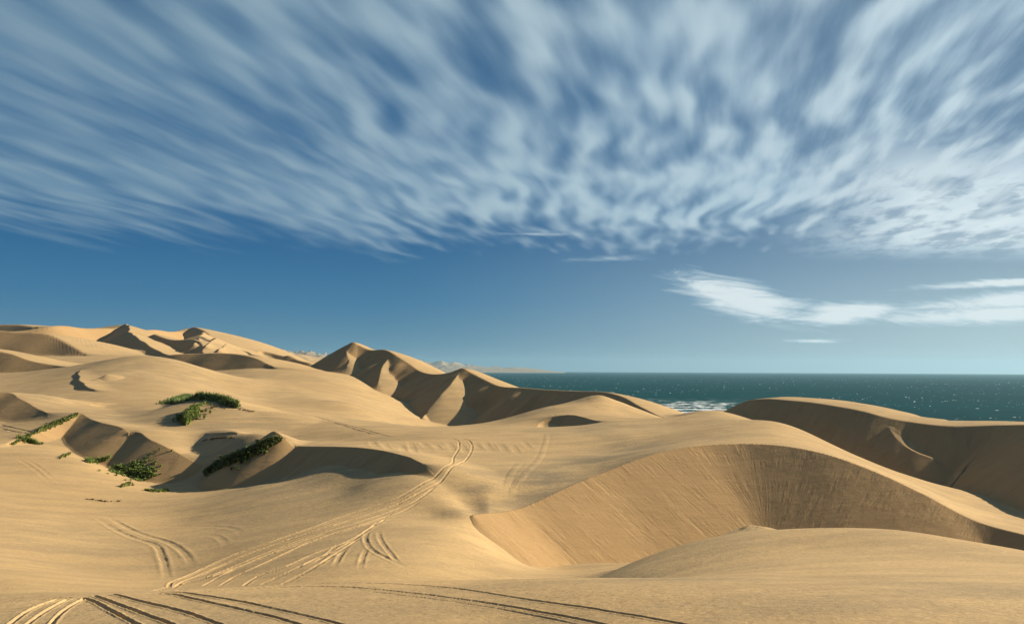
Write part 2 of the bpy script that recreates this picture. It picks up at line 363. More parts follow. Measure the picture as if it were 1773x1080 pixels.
brink = catmull(np.array([(*world(u, v, d),) for u, v, d in
  [(818,890,75),(860,887,77.6),(905,878,80.6),(950,858,83.5),(1000,835,86.8),(1050,815,89.9),(1110,792,93.2),(1175,775,96.1),(1230,769,97.6),(1290,767,97.8),(1360,771,96.5),(1434,786,94.0),(1529,821,90.1),(1608,859,86.7),(1687,900,83.5),(1773,924,80.4),(1900,955,76.4),(2100,990,71.2)]]), 320)
brink[:, 2] = S.height(brink[:, 0], brink[:, 1])
T = S.z.copy()
# soft natural undulation
T += (fbm(PX/38, PY/38, 4)*0.55*sstep(PY, 60, 140)*(1-sstep(PY, 900, 1500))).astype(np.float32)
wB = sstep(-PY, -86, -75)*sstep(-(PX/PY), -((850-U0)/F), -((790-U0)/F))
T = T*(1-wB)+B.z*wB
# great slip face
rs = slice(np.searchsorted(D, 40), np.searchsorted(D, 101)); cs = slice(np.searchsorted(Xc, -0.10), NC)
sub = T[rs, cs]; px, py = PX[rs, cs].ravel(), PY[rs, cs].ravel()
J, DI, EN = profile(brink, px, py, .60)
tg = tangents(brink); vx = px-at(brink[:, 0], J); vy = py-at(brink[:, 1], J); lee = (at(tg[:, 0], J)*vy-at(tg[:, 1], J)*vx) < 0
arc = np.r_[0, np.cumsum(np.linalg.norm(np.diff(brink[:, :2], axis=0), axis=1))]
slip = np.minimum(EN, 1e9); Bz = B.z[rs, cs].ravel()
new = np.where(lee, smax(slip, Bz, .10), sub.ravel()); onslip = lee & (slip > Bz)
T[rs, cs] = new.reshape(sub.shape)
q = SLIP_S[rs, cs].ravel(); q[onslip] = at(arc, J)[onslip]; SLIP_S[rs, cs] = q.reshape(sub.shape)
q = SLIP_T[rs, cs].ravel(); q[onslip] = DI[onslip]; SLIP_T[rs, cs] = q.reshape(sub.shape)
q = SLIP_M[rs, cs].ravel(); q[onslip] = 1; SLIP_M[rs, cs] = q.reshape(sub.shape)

# ------------------------------------------------------------------ far left dune field
dune(T, [(-120,560,900),(-40,563,880),(30,562,860),(60,566,840)], reach=260, b=.0015, a=.06, k=6)
dune(T, [(-30,575,640),(50,571,640),(80,566,648),(112,564,668),(145,568,690),(175,568,712),(205,567,734),(217,562,742)], reach=150, b=.0012, a=-.02, k=5, s=.60, n=160)
dune(T, [(214,562,750),(219,562,738),(224,573,650),(240,585,570),(262,600,510),(286,616,460),(300,626,430)], reach=150, ss=.30, k=5, s=.60, n=160)
dune(T, [(-80,572,490),(-10,572,486),(30,574,484),(75,577,480),(105,588,472),(128,602,460),(150,614,450)], reach=120, b=.002, a=-.02, k=3)
dune(T, [(-120,600,340),(-40,600,338),(0,608,334),(22,613,331),(48,622,327),(85,631,321),(120,637,316)], reach=90, b=.004, a=-.02, k=3)
dune(T, [(265,578,640),(280,583,620),(302,588,600),(330,587,585),(343,590,560),(350,600,520),(354,612,480)], reach=110, b=.004, a=-.1, k=3)
dune(T, [(345,580,800),(352,583,780),(375,594,700),(400,603,640),(430,611,560),(455,618,500)], s=.35, ss=.3, reach=100, k=3, mask=0)
dune(T, [(225,574,900),(270,571,1000),(300,574,1060),(318,571,1100),(330,567,1110),(346,570,1080),(362,578,1040),(378,588,1000),(398,597,960),(418,603,900),(440,611,840)], reach=260, b=.001, a=-.12, k=6)
dune(T, [(352,575,6),(345,586,12),(338,594,20)], reach=120, ss=.45, k=1, pick=True)
dune(T, [(372,585,4),(364,592,14),(356,598,20)], reach=100, ss=.45, k=1, pick=True)
dune(T, [(392,595,4),(384,601,10),(377,606,16)], reach=90, ss=.45, k=1, pick=True)
dune(T, [(270,619,322),(290,615,321),(310,613,320),(340,612,319),(375,611,316),(412,613,312),(440,619,307),(458,627,302),(475,638,296)], reach=90, b=.004, a=-.02, k=3)
dune(T, [(474,628,700),(488,618,690),(497,615,680),(512,621,670),(535,628,650)], reach=120, b=.006, a=-.2, k=3)
dune(T, [(420,622,760),(440,614,800),(455,608,850),(475,612,840),(500,618,820)], reach=120, b=.004, a=-.15, k=3)

# ------------------------------------------------------------------ the dark dune in the middle distance
dune(T, [(515,645,352),(540,634,348),(568,618,342),(590,603,337),(603,596,334),(612,592,332),(622,597,330),(640,605,326),(664,605,320),(688,616,312),(708,629,305),(722,639,300),(745,647,292),(775,645,284),(792,640,278),(802,637,275),(812,643,272),(838,657,264),(866,668,256),(905,671,247),(960,675,236),(1010,677,226),(1045,678,219),(1078,687,209),(1108,702,198),(1138,718,188),(1165,731,180)], reach=75, b=.008, a=-.10, k=1.5, s=.60, n=240, folds=(1.5, 13))
for pts in ([(597,604,0),(602,614,1.6),(604,626,2.2),(599,640,1.5)],
            [(672,620,0),(665,630,2),(661,645,4),(655,662,5.5)],
            [(793,647,0),(785,656,2.5),(776,670,5),(763,686,7),(744,709,8),(733,722,6)]):
    dune(T, pts, reach=32, s=.60, ss=.50, k=.3, kl=.2, n=70, pick=True)

# ------------------------------------------------------------------ the dune on the right
dune(T, [(1235,722,172),(1262,707,170),(1290,695,168),(1325,690,164),(1370,693,160),(1425,699,155),(1501,713,149),(1544,724,146),(1577,730,144),(1628,736,141),(1680,737,139),(1720,736,137),(1773,735,132),(1850,735,122),(1950,737,111),(2100,740,97)], reach=60, b=.006, a=.085, k=1.5, s=.65, n=220, folds=(.18, 7))
dune(T, [(1541,740,.1),(1548,752,.5),(1562,768,.9),(1586,782,1.1),(1612,791,.8)], reach=16, s=.6, ss=.5, k=.5, kl=.5, n=60, pick=True)

# ------------------------------------------------------------------ hollow and knoll at the middle right
kb = world(966, 735, 141); T -= (1.9*np.exp(-(((PX-kb[0])/5.5)**2+((PY-kb[1])/5.0)**2))).astype(np.float32)
dune(T, [(931,741,142),(940,731,146),(956,722,147.5),(981,718,147),(1010,722,143),(1035,731,138)], reach=18, s=.62, b=.012, a=-.02, k=1.2, kl=.15)

# ------------------------------------------------------------------ hillocks at the left
dune(T, [(14,770,112),(40,758,117),(65,745,121),(95,730,126),(120,721,129),(136,717,131),(160,726,127),(190,734,122),(215,741,119)], reach=22, s=.5, b=.012, a=-.05, k=1.5, kl=.2)
dune(T, [(222,756,117),(235,752,117),(250,755,115.5),(265,762,113.5),(287,773,111.5),(312,785,110)], reach=18, s=.6, b=.012, a=.0, k=1.5, kl=.2)
dune(T, [(300,712,140),(325,697,141),(350,688,142),(385,690,141),(415,702,139),(440,712,137)], reach=20, s=.25, b=.012, a=-.06, k=1.5, kl=.8, mask=0)
dune(T, [(356,761,120),(384,757,116),(407,757,114.5),(413,771,113.5),(425,778,111.8),(450,776,109.2),(480,774,106.2),(510,773,103.9),(541,773,101.8),(580,773,99.2),(617,774,96.6),(645,777,94.5),(668,781,92.6),(690,786,90.6),(709,791,89),(731,803,86.3)], reach=22, s=.70, b=.035, a=.0, k=1.5, kl=.12, n=300, folds=(.45, 4.5))
dune(T, [(404,783,113.6),(416,776,112.4),(432,770,110.6),(448,762,108.9),(464,752,107.2),(477,746,105.9),(486,751,105.2)], reach=14, s=.70, ss=.42, k=.5, kl=.1, n=80)
# little scour marks on the smooth dune
dune(T, [(136,643,0),(135,651,2.5),(141,661,4.5),(152,669,4.5),(163,676,1)], reach=12, s=.6, b=.02, a=-.10, k=1.2, kl=.2, mask=.4, pick=True)
dune(T, [(185,648,1),(178,652,4),(170,656,1)], reach=7, s=.6, b=.03, a=-.15, k=.8, kl=.2, mask=.3, pick=True)
dune(T, [(122,701,1),(130,699,5),(148,697,6),(168,697,5)], pick=True, reach=10, s=.55, b=.03, a=-.10, k=1.2, kl=.3, mask=.4)
dune(T, [(-60,690,140),(-20,682,143),(10,679,144),(35,690,140),(60,704,136),(78,716,132)], reach=24, s=.5, b=.012, a=-.03, k=2, kl=.3)

# ------------------------------------------------------------------ near shelf over everything
kb = world(1300, 921, 60.5); FS.z += (.62*np.exp(-(((PX-kb[0])/1.9)**2+((PY-kb[1])/1.8)**2))*(1+.25*fbm(PX*.8, PY*.8, 3))).astype(np.float32)
fz = np.where(PY < 105, FS.z, -1e4).astype(np.float32)
T = smax(fz, T, .25)

# ------------------------------------------------------------------ distant desert beyond the first two kilometres, and the far shore
u_col = Xc[None, :]*F+U0
far = sstep(PY, 1200, 1900)
crest_q = np.interp(u_col[0], [-900, 0, 300, 430, 500, 570, 640, 720, 760, 830, 900, 960, 1020, 1100, 3000], [46, 44, 42, 30, 27, 24, 20, 17, 13, 8, 4, 1, -1.5, -3.5, -6]).astype(np.float32)
bigr = .72+.7*fbm(PX/3500+1.7, PY/5200, 2, .5)
r1 = (bigr*(1-sstep(PY, 9000, 12000))+np.clip(.62+1.9*fbm(PX/1500+4, PY/2600, 3, .55), .1, 1.25)*sstep(PY, 9000, 12000))*np.clip(1-np.abs(fbm(PX/800+3, PY/1500, 2, .4)*1.7), 0, 1); r2 = np.clip(1-np.abs(fbm(PX/300, PY/620+9, 2, .4)*1.6), 0, 1)
hz = (crest_q[None, :]/F*PY)*(0.30+0.50*r1**2+0.20*r2**2)*(.55+.45*sstep(PY, 2000, 4500))
sea_in = sstep(u_col, 575, 690)*sstep(PY, 1150, 1350)*(1-sstep(PY, 15500, 18500))
sea_in = np.maximum(sea_in, sstep(u_col, 900, 1010)*sstep(PY, 1150, 1350))
hz = hz*(1-sea_in)+(-HC-15)*sea_in
T = (T*(1-far)+hz*far).astype(np.float32)
# the land falls to the beach and under the water on the seaward side
coast = sstep(u_col-np.interp(Lr, np.log([200, 400, 900, 1300, 2300]), [3000, 1150, 760, 640, 610])[:, None], 0, 70)*(PY < 2300)
T = np.where((PY > 380) & (PY < 2300), T*(1-coast)+np.minimum(T, -HC-12)*coast, T).astype(np.float32)
# ------------------------------------------------------------------ wheel ruts pressed into the sand (photo pixels, laid on the ground they cross)
def rut(pts, w=.30, dep=.10, berm=.045, fade=0.15):
    P = np.array([world(u, v, see(T0, u, v)) for u, v in pts])
    P = P[np.r_[True, np.linalg.norm(np.diff(P[:, :2], axis=0), axis=1) > .05]]
    L_ = np.linalg.norm(np.diff(P[:, :2], axis=0), axis=1).sum()
    line = catmull(P, int(np.clip(L_/.35, 12, 260)))
    rs, cs = near_line(line, 1.5)
    sub = T[rs, cs]; px, py = PX[rs, cs].ravel(), PY[rs, cs].ravel()
    cl = line[::max(1, len(line)//24)]; gap = L_/24*1.3+1.2
    dq = np.full(px.shape, 1e9, np.float32)
    for c in cl: dq = np.minimum(dq, (px-c[0])**2+(py-c[1])**2)
    sel = np.where(dq < gap*gap)[0]
    if not sel.size: return
    qx, qy = px[sel], py[sel]
    J, DI, _ = profile(line, qx, qy, .6, env=False)
    DI = DI+(.05*perlin(qx*5, qy*5)+.02*perlin(qx*13, qy*13))*(w/.22)
    w0 = w; h_ = 1+.35*perlin(qx*.6+31, qy*.6)
    onz = np.abs(sub.ravel()[sel]-at(line[:, 2], J)) < 1.2
    t = J/(len(line)-1); amp = sstep(t, -.001, fade)*(1-sstep(t, 1-fade, 1.001)) if fade else 1.0
    amp = amp*(0.8+.6*perlin(qx*.9+5, qy*.9)+.15*perlin(qx*6, qy*6+3))*h_
    h = w/2
    dz = -dep*(1-sstep(DI, h*.55, h*1.05))+berm*np.exp(-((DI-h*1.45)/(h*.5))**2)
    fl = sub.ravel().copy(); fl[sel] += np.where(onz, dz*amp, 0).astype(np.float32); T[rs, cs] = fl.reshape(sub.shape)
T0 = T.copy()
NEAR = [
 [(190,1028),(197,1029),(253,1043),(316,1058),(373,1078),(440,1104)],
 [(160,1030),(166,1032),(205,1046),(253,1064),(294,1079),(350,1104)],
 [(140,1034),(160,1040),(190,1056),(234,1079),(270,1100)],
 [(152,1034),(120,1050),(97,1070),(84,1090),(78,1110)],
 [(104,1036),(63,1050),(25,1074),(0,1094)],
 [(-60,1056),(0,1046),(63,1038),(126,1034)],
 [(120,1036),(85,1054),(55,1074),(30,1096)],
 [(262,1026),(297,1025),(347,1030),(410,1040),(474,1053),(560,1073),(640,1094)],
 [(262,1028),(290,1028),(332,1036),(410,1053),(474,1068),(512,1079),(570,1100)],
 [(330,1024),(420,1018),(500,1013),(595,1009),(690,1011),(784,1018),(879,1032),(974,1046),(1060,1059),(1175,1079),(1260,1096)],
 [(330,1026),(420,1020),(500,1016),(595,1016),(690,1024),(784,1035),(879,1049),(974,1066),(1037,1079),(1110,1096)],
]
for k, p in enumerate(NEAR): rut(p, w=.13, dep=.056, berm=.022, fade=.04)
rut([(600,1020),(690,1029),(784,1041),(879,1056),(960,1072),(1020,1086)], w=.10, dep=.03, berm=.01)
MID = [
 [(292,1018),(300,1006),(347,986),(410,958),(474,936),(540,913),(595,893),(650,875),(690,861),(737,834),(768,810),(786,790),(795,772),(790,761),(776,757)],
 [(296,1020),(330,1001),(400,971),(500,934),(595,904),(660,883),(703,866),(740,846),(772,822),(800,800),(815,783),(817,770),(806,760),(790,757)],
 [(300,1021),(340,1004),(420,974),(500,942),(600,910),(680,884),(725,864),(760,838)],
 [(312,1022),(360,1000),(430,974),(520,942),(610,915),(690,888),(730,866)],
 [(379,1014),(411,996),(474,967),(560,929),(620,910),(680,890)],
 [(420,1014),(450,996),(500,978),(545,958),(595,940),(640,915),(668,898)],
 [(450,1012),(500,990),(545,968),(585,950),(626,925),(655,903)],
 [(350,1014),(400,988),(450,966),(520,938),(570,922)],
 [(486,1012),(515,998),(560,972),(590,953),(618,935)],
]
for k, f_ in enumerate((.2, .45, .7, .9)):               # finer, older lines between the main ruts
    a_, b_ = np.array(MID[0][1:11], float), np.array([(330,1004),(385,981),(440,960),(500,939),(560,919),(620,899),(672,880),(703,866),(740,846),(772,822)], float)
    rut([tuple(p) for p in a_*(1-f_)+b_*f_], w=.16, dep=.045, berm=.025, fade=.15)
for k, p in enumerate(MID): rut(p, w=.27, dep=.07, berm=.034, fade=.03)
for p in [[(642,911),(633,932),(645,952),(672,967),(700,980),(753,996)], [(655,915),(658,932),(674,955),(700,978),(740,990)], [(604,942),(590,960),(577,982)],
          [(636,945),(628,965),(622,988)], [(590,938),(568,958),(540,978)]]:
    rut(p, w=.4, dep=.04, berm=.03, fade=.35)
for p in [[(177,888),(237,921),(297,941),(322,960),(335,985)], [(158,890),(227,929),(268,943),(281,965),(292,1006)]]: rut(p, w=.6, dep=.045, berm=.03, fade=.3)
for p in [[(275,911),(347,911),(400,914),(425,930)], [(330,928),(360,926),(385,934),(392,948)], [(19,787),(60,812),(95,841)], [(30,787),(72,812),(105,840)]]: rut(p, w=.6, dep=.016, berm=.014, fade=.4)
for p in [[(430,709),(516,717),(567,727),(618,740),(668,754),(690,757)], [(436,712),(516,721),(567,731),(618,744),(655,754)], [(0,735),(25,741),(60,752)], [(0,742),(30,748),(58,757)], [(700,758),(780,758),(850,755),(950,747)]]: rut(p, w=.45, dep=.08, berm=.04, fade=.1)
for p in [[(948,746),(943,772),(926,803),(905,826),(896,848),(898,872)], [(912,820),(893,836),(886,860)], [(902,800),(884,822),(876,850)]]: rut(p, w=.7, dep=-.022, berm=-.012, fade=.2)
for k in range(13):                                      # faint wind furrows on the stoss slope under the ridge
    u = 640+k*22; rut([(u,762+(k%3)*2),(u+7,770+k%2*3),(u+16,779+(k%4)*3)], w=.9, dep=.03, berm=.02, fade=.4)
T = T.astype(np.float32)
# greyish drifts of heavy mineral sand
GREY = np.zeros_like(T)
LL_ = Lr[:, None]
for u, v, ru, rl, a in [(960,838,90,.10,.75),(1040,800,110,.07,.8),(900,850,70,.09,.5),(1120,772,90,.05,.5),(835,858,40,.10,.6),(1020,740,120,.06,.35),(180,720,110,.08,.5),(80,700,120,.08,.3),(420,735,130,.07,.35),
                        (1130,1000,330,.12,.5),(1500,1030,420,.15,.25),(1650,1020,250,.2,.35),(400,1060,500,.12,.22),(120,940,130,.13,.3),(500,850,120,.10,.35),(640,735,100,.06,.3),(250,640,160,.08,.25)]:
    X, q = ray(u, v); d = see(T0, u, v)
    g = a*np.exp(-(((Xc[None, :]-X)*F/ru)**2+((LL_-math.log(d))/rl)**2))
    GREY = np.maximum(GREY, g.astype(np.float32))
GREY = np.maximum(GREY, .85*sstep(PY, 3000, 6000)).astype(np.float32)  # far dunes dimmed and greyed with distance, haze put into their colour

# ------------------------------------------------------------------ the sand mesh
def grid_mesh(name, X, Y, Z, attrs):
    nr, nc = X.shape
    me = bpy.data.meshes.new(name)
    co = np.empty((nr*nc, 3), np.float32); co[:, 0] = X.ravel(); co[:, 1] = Y.ravel(); co[:, 2] = Z.ravel()
    i = (np.arange(nr-1)[:, None]*nc+np.arange(nc-1)[None, :]).ravel().astype(np.int32)
    idx = np.stack([i, i+1, i+nc+1, i+nc], 1).ravel().astype(np.int32); nf = len(i)
    me.vertices.add(nr*nc); me.vertices.foreach_set('co', co.ravel())
    me.loops.add(nf*4); me.loops.foreach_set('vertex_index', idx)
    me.polygons.add(nf); me.polygons.foreach_set('loop_start', np.arange(0, nf*4, 4, dtype=np.int32))
    try: me.polygons.foreach_set('loop_total', np.full(nf, 4, np.int32))
    except Exception: pass
    me.update(calc_edges=True)
    me.polygons.foreach_set('use_smooth', np.ones(nf, bool))
    for an, av in attrs.items():
        at = me.attributes.new(an, 'FLOAT', 'POINT'); at.data.foreach_set('value', av.ravel().astype(np.float32))
    me.update()
    return me
def link(name, me, mat, kind=None, parent=None):
    o = bpy.data.objects.new(name, me); C.objects.link(o)
    if mat: me.materials.append(mat)
    if kind: o['kind'] = kind
    if parent: o.parent = parent
    return o

sand = bpy.data.materials.new('sand'); sand.use_nodes = True
N = NT(sand.node_tree); bs = N.n['Principled BSDF']
bs.inputs['Roughness'].default_value = 0.95; bs.inputs['Specular IOR Level'].default_value = 0.1
geo = N.node('ShaderNodeNewGeometry'); pos = geo.outputs['Position']; px_, py_, pz_ = N.sep(pos)
wa = math.radians(20)
wx = N.m('ADD', N.m('MULTIPLY', px_, math.cos(wa)), N.m('MULTIPLY', py_, math.sin(wa)))
wy = N.m('SUBTRACT', N.m('MULTIPLY', py_, math.cos(wa)), N.m('MULTIPLY', px_, math.sin(wa)))
sm = N.attr('slip_m'); s_s = N.attr('slip_s'); s_t = N.attr('slip_t'); gm = N.attr('grey_m')
n1 = N.noise(pos, 0.035, 4, 0.55); n2 = N.noise(N.xyz(N.m('MULTIPLY', wx, .25), wy, pz_), 0.5, 5, 0.65); n3 = N.noise(pos, 5.0, 4, 0.75)
brk_ = N.noise(N.xyz(N.m('MULTIPLY', s_s, .5), N.m('MULTIPLY', s_t, .35), 4.0), 1.0, 3, .6)
fl1 = N.noise(N.xyz(s_s, N.m('MULTIPLY', s_t, 0.11), 0.0), 1.15, 5, 0.66, 0.5)
fl2 = N.noise(N.xyz(s_s, N.m('MULTIPLY', s_t, 0.22), 7.0), 4.2, 3, 0.6, 0.5)
nfl = N.m('ADD', N.m('MULTIPLY', fl1, .72), N.m('MULTIPLY', fl2, .28))
nfl = N.m('ADD', .5, N.m('MULTIPLY', N.m('SUBTRACT', nfl, .5), N.ss(brk_, .38, .66, .12, 1.35)))
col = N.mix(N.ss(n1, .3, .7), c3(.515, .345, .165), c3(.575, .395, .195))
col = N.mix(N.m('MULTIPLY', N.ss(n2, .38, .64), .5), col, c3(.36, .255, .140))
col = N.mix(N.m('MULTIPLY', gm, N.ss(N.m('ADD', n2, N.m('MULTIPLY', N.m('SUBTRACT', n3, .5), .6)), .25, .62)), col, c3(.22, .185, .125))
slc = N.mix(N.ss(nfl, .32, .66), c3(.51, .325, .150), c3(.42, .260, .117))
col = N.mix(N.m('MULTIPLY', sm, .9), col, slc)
col = N.mix(N.ss(n3, .3, .75, 0, .22), col, c3(.30, .20, .10))
N.put(bs.inputs['Base Color'], col)
h1 = N.m('MULTIPLY', n3, 0.024)
h2 = N.m('MULTIPLY', N.noise(N.xyz(N.m('MULTIPLY', wx, 2.0), N.m('MULTIPLY', wy, 7.0), pz_), 1.0, 4, 0.6, .4), 0.06)
h3 = N.m('MULTIPLY', N.m('MULTIPLY', nfl, sm), 0.15)
h4 = N.m('MULTIPLY', N.noise(N.xyz(N.m('MULTIPLY', wx, .35), wy, pz_), 0.45, 3, .6), .16)
hh = N.m('ADD', N.m('ADD', N.m('ADD', h1, h4), N.m('MULTIPLY', h2, N.m('SUBTRACT', 1.0, sm))), h3)
bp = N.node('ShaderNodeBump'); bp.inputs['Strength'].default_value = 1.0; bp.inputs['Distance'].default_value = 1.0
N.put(bp.inputs['Height'], hh); N.l.new(bp.outputs[0], bs.inputs['Normal'])

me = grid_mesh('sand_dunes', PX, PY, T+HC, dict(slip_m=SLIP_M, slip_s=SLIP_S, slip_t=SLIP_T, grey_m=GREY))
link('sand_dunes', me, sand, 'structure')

# ------------------------------------------------------------------ sea
water = bpy.data.materials.new('sea_water'); water.use_nodes = True
N = NT(water.node_tree); bs = N.n['Principled BSDF']
geo = N.node('ShaderNodeNewGeometry'); pos = geo.outputs['Position']; px_, py_, pz_ = N.sep(pos)
dist = N.m('SQRT', N.m('ADD', N.m('MULTIPLY', px_, px_), N.m('MULTIPLY', py_, py_)))
swell = N.noise(N.xyz(N.m('MULTIPLY', px_, .35), py_, 0), 0.045, 6, 0.62)
tone = N.noise(N.xyz(N.m('MULTIPLY', px_, .2), py_, 3), 0.004, 4, 0.6)
wc = N.mix(N.ss(tone, .35, .65), c3(.000, .030, .036), c3(.000, .045, .050))
wc = N.mix(N.ss(swell, .35, .70, 0, .6), wc, c3(.001, .070, .074))
vor = N.node('ShaderNodeTexVoronoi', feature='F1', distance='EUCLIDEAN'); vor.inputs['Scale'].default_value = 1.0; vor.inputs['Randomness'].default_value = 1.0
N.l.new(N.xyz(N.m('MULTIPLY', px_, 1/34.0), N.m('MULTIPLY', py_, 1/60.0), 0), vor.inputs['Vector'])
gate = N.sep(vor.outputs['Color'])[0]
brk = N.noise(N.xyz(N.m('MULTIPLY', px_, .35), N.m('MULTIPLY', py_, .25), 0), 1.0, 4, .7)
caps_unused = N.m('MULTIPLY', N.m('MULTIPLY', N.ss(N.m('ADD', vor.outputs['Distance'], N.m('MULTIPLY', N.m('SUBTRACT', brk, .5), .35)), .14, .06), N.ss(gate, .55, .8)), 0.9)
# surf near the beach
shore = N.attr('shore')
sn = N.noise(N.xyz(N.m('MULTIPLY', px_, .030), N.m('MULTIPLY', py_, .011), 0), 1.0, 7, .68, .4)
surf = N.m('MULTIPLY', N.ss(sn, .51, .62), shore)
band = N.m('MULTIPLY', shore, .30)
wc = N.mix(band, wc, c3(.10, .20, .19))
foam = surf
N.put(bs.inputs['Base Color'], N.mix(foam, wc, c3(.80, .84, .84)))
N.put(bs.inputs['Roughness'], N.mix(foam, c3(.6, .6, .6), c3(.9, .9, .9)))
bs.inputs['Specular IOR Level'].default_value = 0.02; bs.inputs['IOR'].default_value = 1.33
bp = N.node('ShaderNodeBump'); bp.inputs['Strength'].default_value = 0.7; bp.inputs['Distance'].default_value = 1.0
N.put(bp.inputs['Height'], N.m('MULTIPLY', swell, 3.5)); N.l.new(bp.outputs[0], bs.inputs['Normal'])
rr = np.exp(np.linspace(math.log(60), math.log(25000), 160)); th = np.linspace(-math.pi, math.pi, 721)
RR, TH = np.meshgrid(rr, th, indexing='ij'); sx_, sy_ = RR*np.sin(TH), RR*np.cos(TH)
su = sx_/np.maximum(sy_, 1)*F+U0
shore_m = np.where(sy_ > 0, sstep(su, 1040, 1110)*(1-sstep(su, 1240, 1310))*(1-sstep(sy_, 1350, 1800)), 0)
me = grid_mesh('sea', sx_, sy_, np.zeros_like(sx_), dict(shore=shore_m))
link('sea', me, water, 'structure')

# ------------------------------------------------------------------ haze: one even box of air round everything
def haze_box():
    hx, z0, z1 = 27000.0, -84.0, 430.0
    v = [(sx*hx, sy*hx, z) for z in (z0, z1) for sx, sy in ((-1, -1), (1, -1), (1, 1), (-1, 1))]
    f = [(0, 3, 2, 1), (4, 5, 6, 7), (0, 1, 5, 4), (1, 2, 6, 5), (2, 3, 7, 6), (3, 0, 4, 7)]
    me = bpy.data.meshes.new('haze'); me.from_pydata(v, [], f); me.update()
    m = bpy.data.materials.new('haze_air'); m.use_nodes = True; nt = m.node_tree; nt.nodes.clear()
    o_ = nt.nodes.new('ShaderNodeOutputMaterial'); pv = nt.nodes.new('ShaderNodeVolumePrincipled')
    pv.inputs['Color'].default_value = (.42, .72, .92, 1); pv.inputs['Density'].default_value = 2.9e-5; pv.inputs['Anisotropy'].default_value = 0.3
    nt.links.new(pv.outputs[0], o_.inputs['Volume'])
    o = link("haze", me, m, "stuff"); o["label"] = "thin pale sea haze hanging over the dunes and the water"; o["category"] = "haze"; return o
if not os.environ.get('NOHAZE'): haze_box()

# ------------------------------------------------------------------ whitecaps: breaking crests standing on the swell
def whitecaps():
    R = random.Random(5); V = []; Fc = []
    foam = bpy.data.materials.new('foam'); foam.use_nodes = True
    foam.node_tree.nodes['Principled BSDF'].inputs['Base Color'].default_value = (.8, .83, .82, 1); foam.node_tree.nodes['Principled BSDF'].inputs['Roughness'].default_value = .9
    def cap(x, y, w, h, a):
        n = 5; b = len(V)
        for i in range(n+1):
            t = i/n*2-1; e = (1-t*t)*R.uniform(.5, 1.1); px = x+t*w/2*math.cos(a); py = y+t*w/2*math.sin(a)
            V.extend([(px, py-h*.9*e, -.1), (px, py, h*e), (px, py+h*1.3*e, -.1)])
        for i in range(n):
            for k in (0, 1): Fc.append((b+i*3+k, b+i*3+3+k, b+i*3+4+k, b+i*3+1+k))
    for _ in range(2300):
        y = math.exp(R.uniform(math.log(900), math.log(9500))); x = y*R.uniform(-.12, .80)
        if perlin(np.array([x/420]), np.array([y/700]))[0] < R.uniform(-.35, .25): continue
        g = R.random()**4; cap(x, y, 1.0+5*g+y*.0005, .22+.8*g+y*.00010, R.uniform(-.35, .35))
    for _ in range(170):                                 # rows of surf by the beach
        y = R.choice([1080, 1160, 1240, 1330, 1420])+R.uniform(-18, 18); x = y*R.uniform(.155, .262)
        if x < y*.165+(y-1100)*-.02: continue
        cap(x, y, R.uniform(8, 30), R.uniform(.5, 1.7), R.uniform(-.15, .15))
    me = bpy.data.meshes.new('whitecaps'); me.from_pydata(V, [], Fc); me.update()
    for p in me.polygons: p.use_smooth = True
    o = link('whitecaps', me, foam, 'stuff'); o['label'] = 'white foam crests scattered over the dark teal sea'; o['category'] = 'whitecaps'
whitecaps()

# ------------------------------------------------------------------ dune plants
def leaf_mat(name, a, b, scale=1.6):
    m = bpy.data.materials.new(name); m.use_nodes = True; N = NT(m.node_tree); bs = N.n['Principled BSDF']
    g = N.node('ShaderNodeNewGeometry'); n = N.noise(g.outputs['Position'], scale, 3, .7); n2 = N.noise(g.outputs['Position'], 9.0, 2, .7)
    N.put(bs.inputs['Base Color'], N.mix(N.ss(N.m('ADD', N.m('MULTIPLY', n, .6), N.m('MULTIPLY', n2, .4)), .38, .62), c3(*a), c3(*b)))
    bs.inputs['Roughness'].default_value = .7; bs.inputs['Specular IOR Level'].default_value = .2
    return m
LEAF = leaf_mat('leaf_green', (.095, .140, .030), (.30, .36, .095)); LEAF_DARK = leaf_mat('leaf_dark', (.045, .070, .018), (.24, .27, .075))
DRY = leaf_mat('dry_stem', (.12, .085, .045), (.26, .19, .10)); LEAF_PALE = leaf_mat('leaf_pale', (.11, .17, .045), (.28, .33, .11))
FZ = T                                                   # final ground
def ground(u, v):
    d = see(FZ, u, v); return np.array(world(u, v, d))
def ground_z(x, y):
    X = x/y; L = math.log(y); i = np.searchsorted(Lr, L)-1; j = np.searchsorted(Xc, X)-1
    a = (L-Lr[i])/(Lr[i+1]-Lr[i]); b = (X-Xc[j])/(Xc[j+1]-Xc[j])
    return float((FZ[i, j]*(1-b)+FZ[i, j+1]*b)*(1-a)+(FZ[i+1, j]*(1-b)+FZ[i+1, j+1]*b)*a)
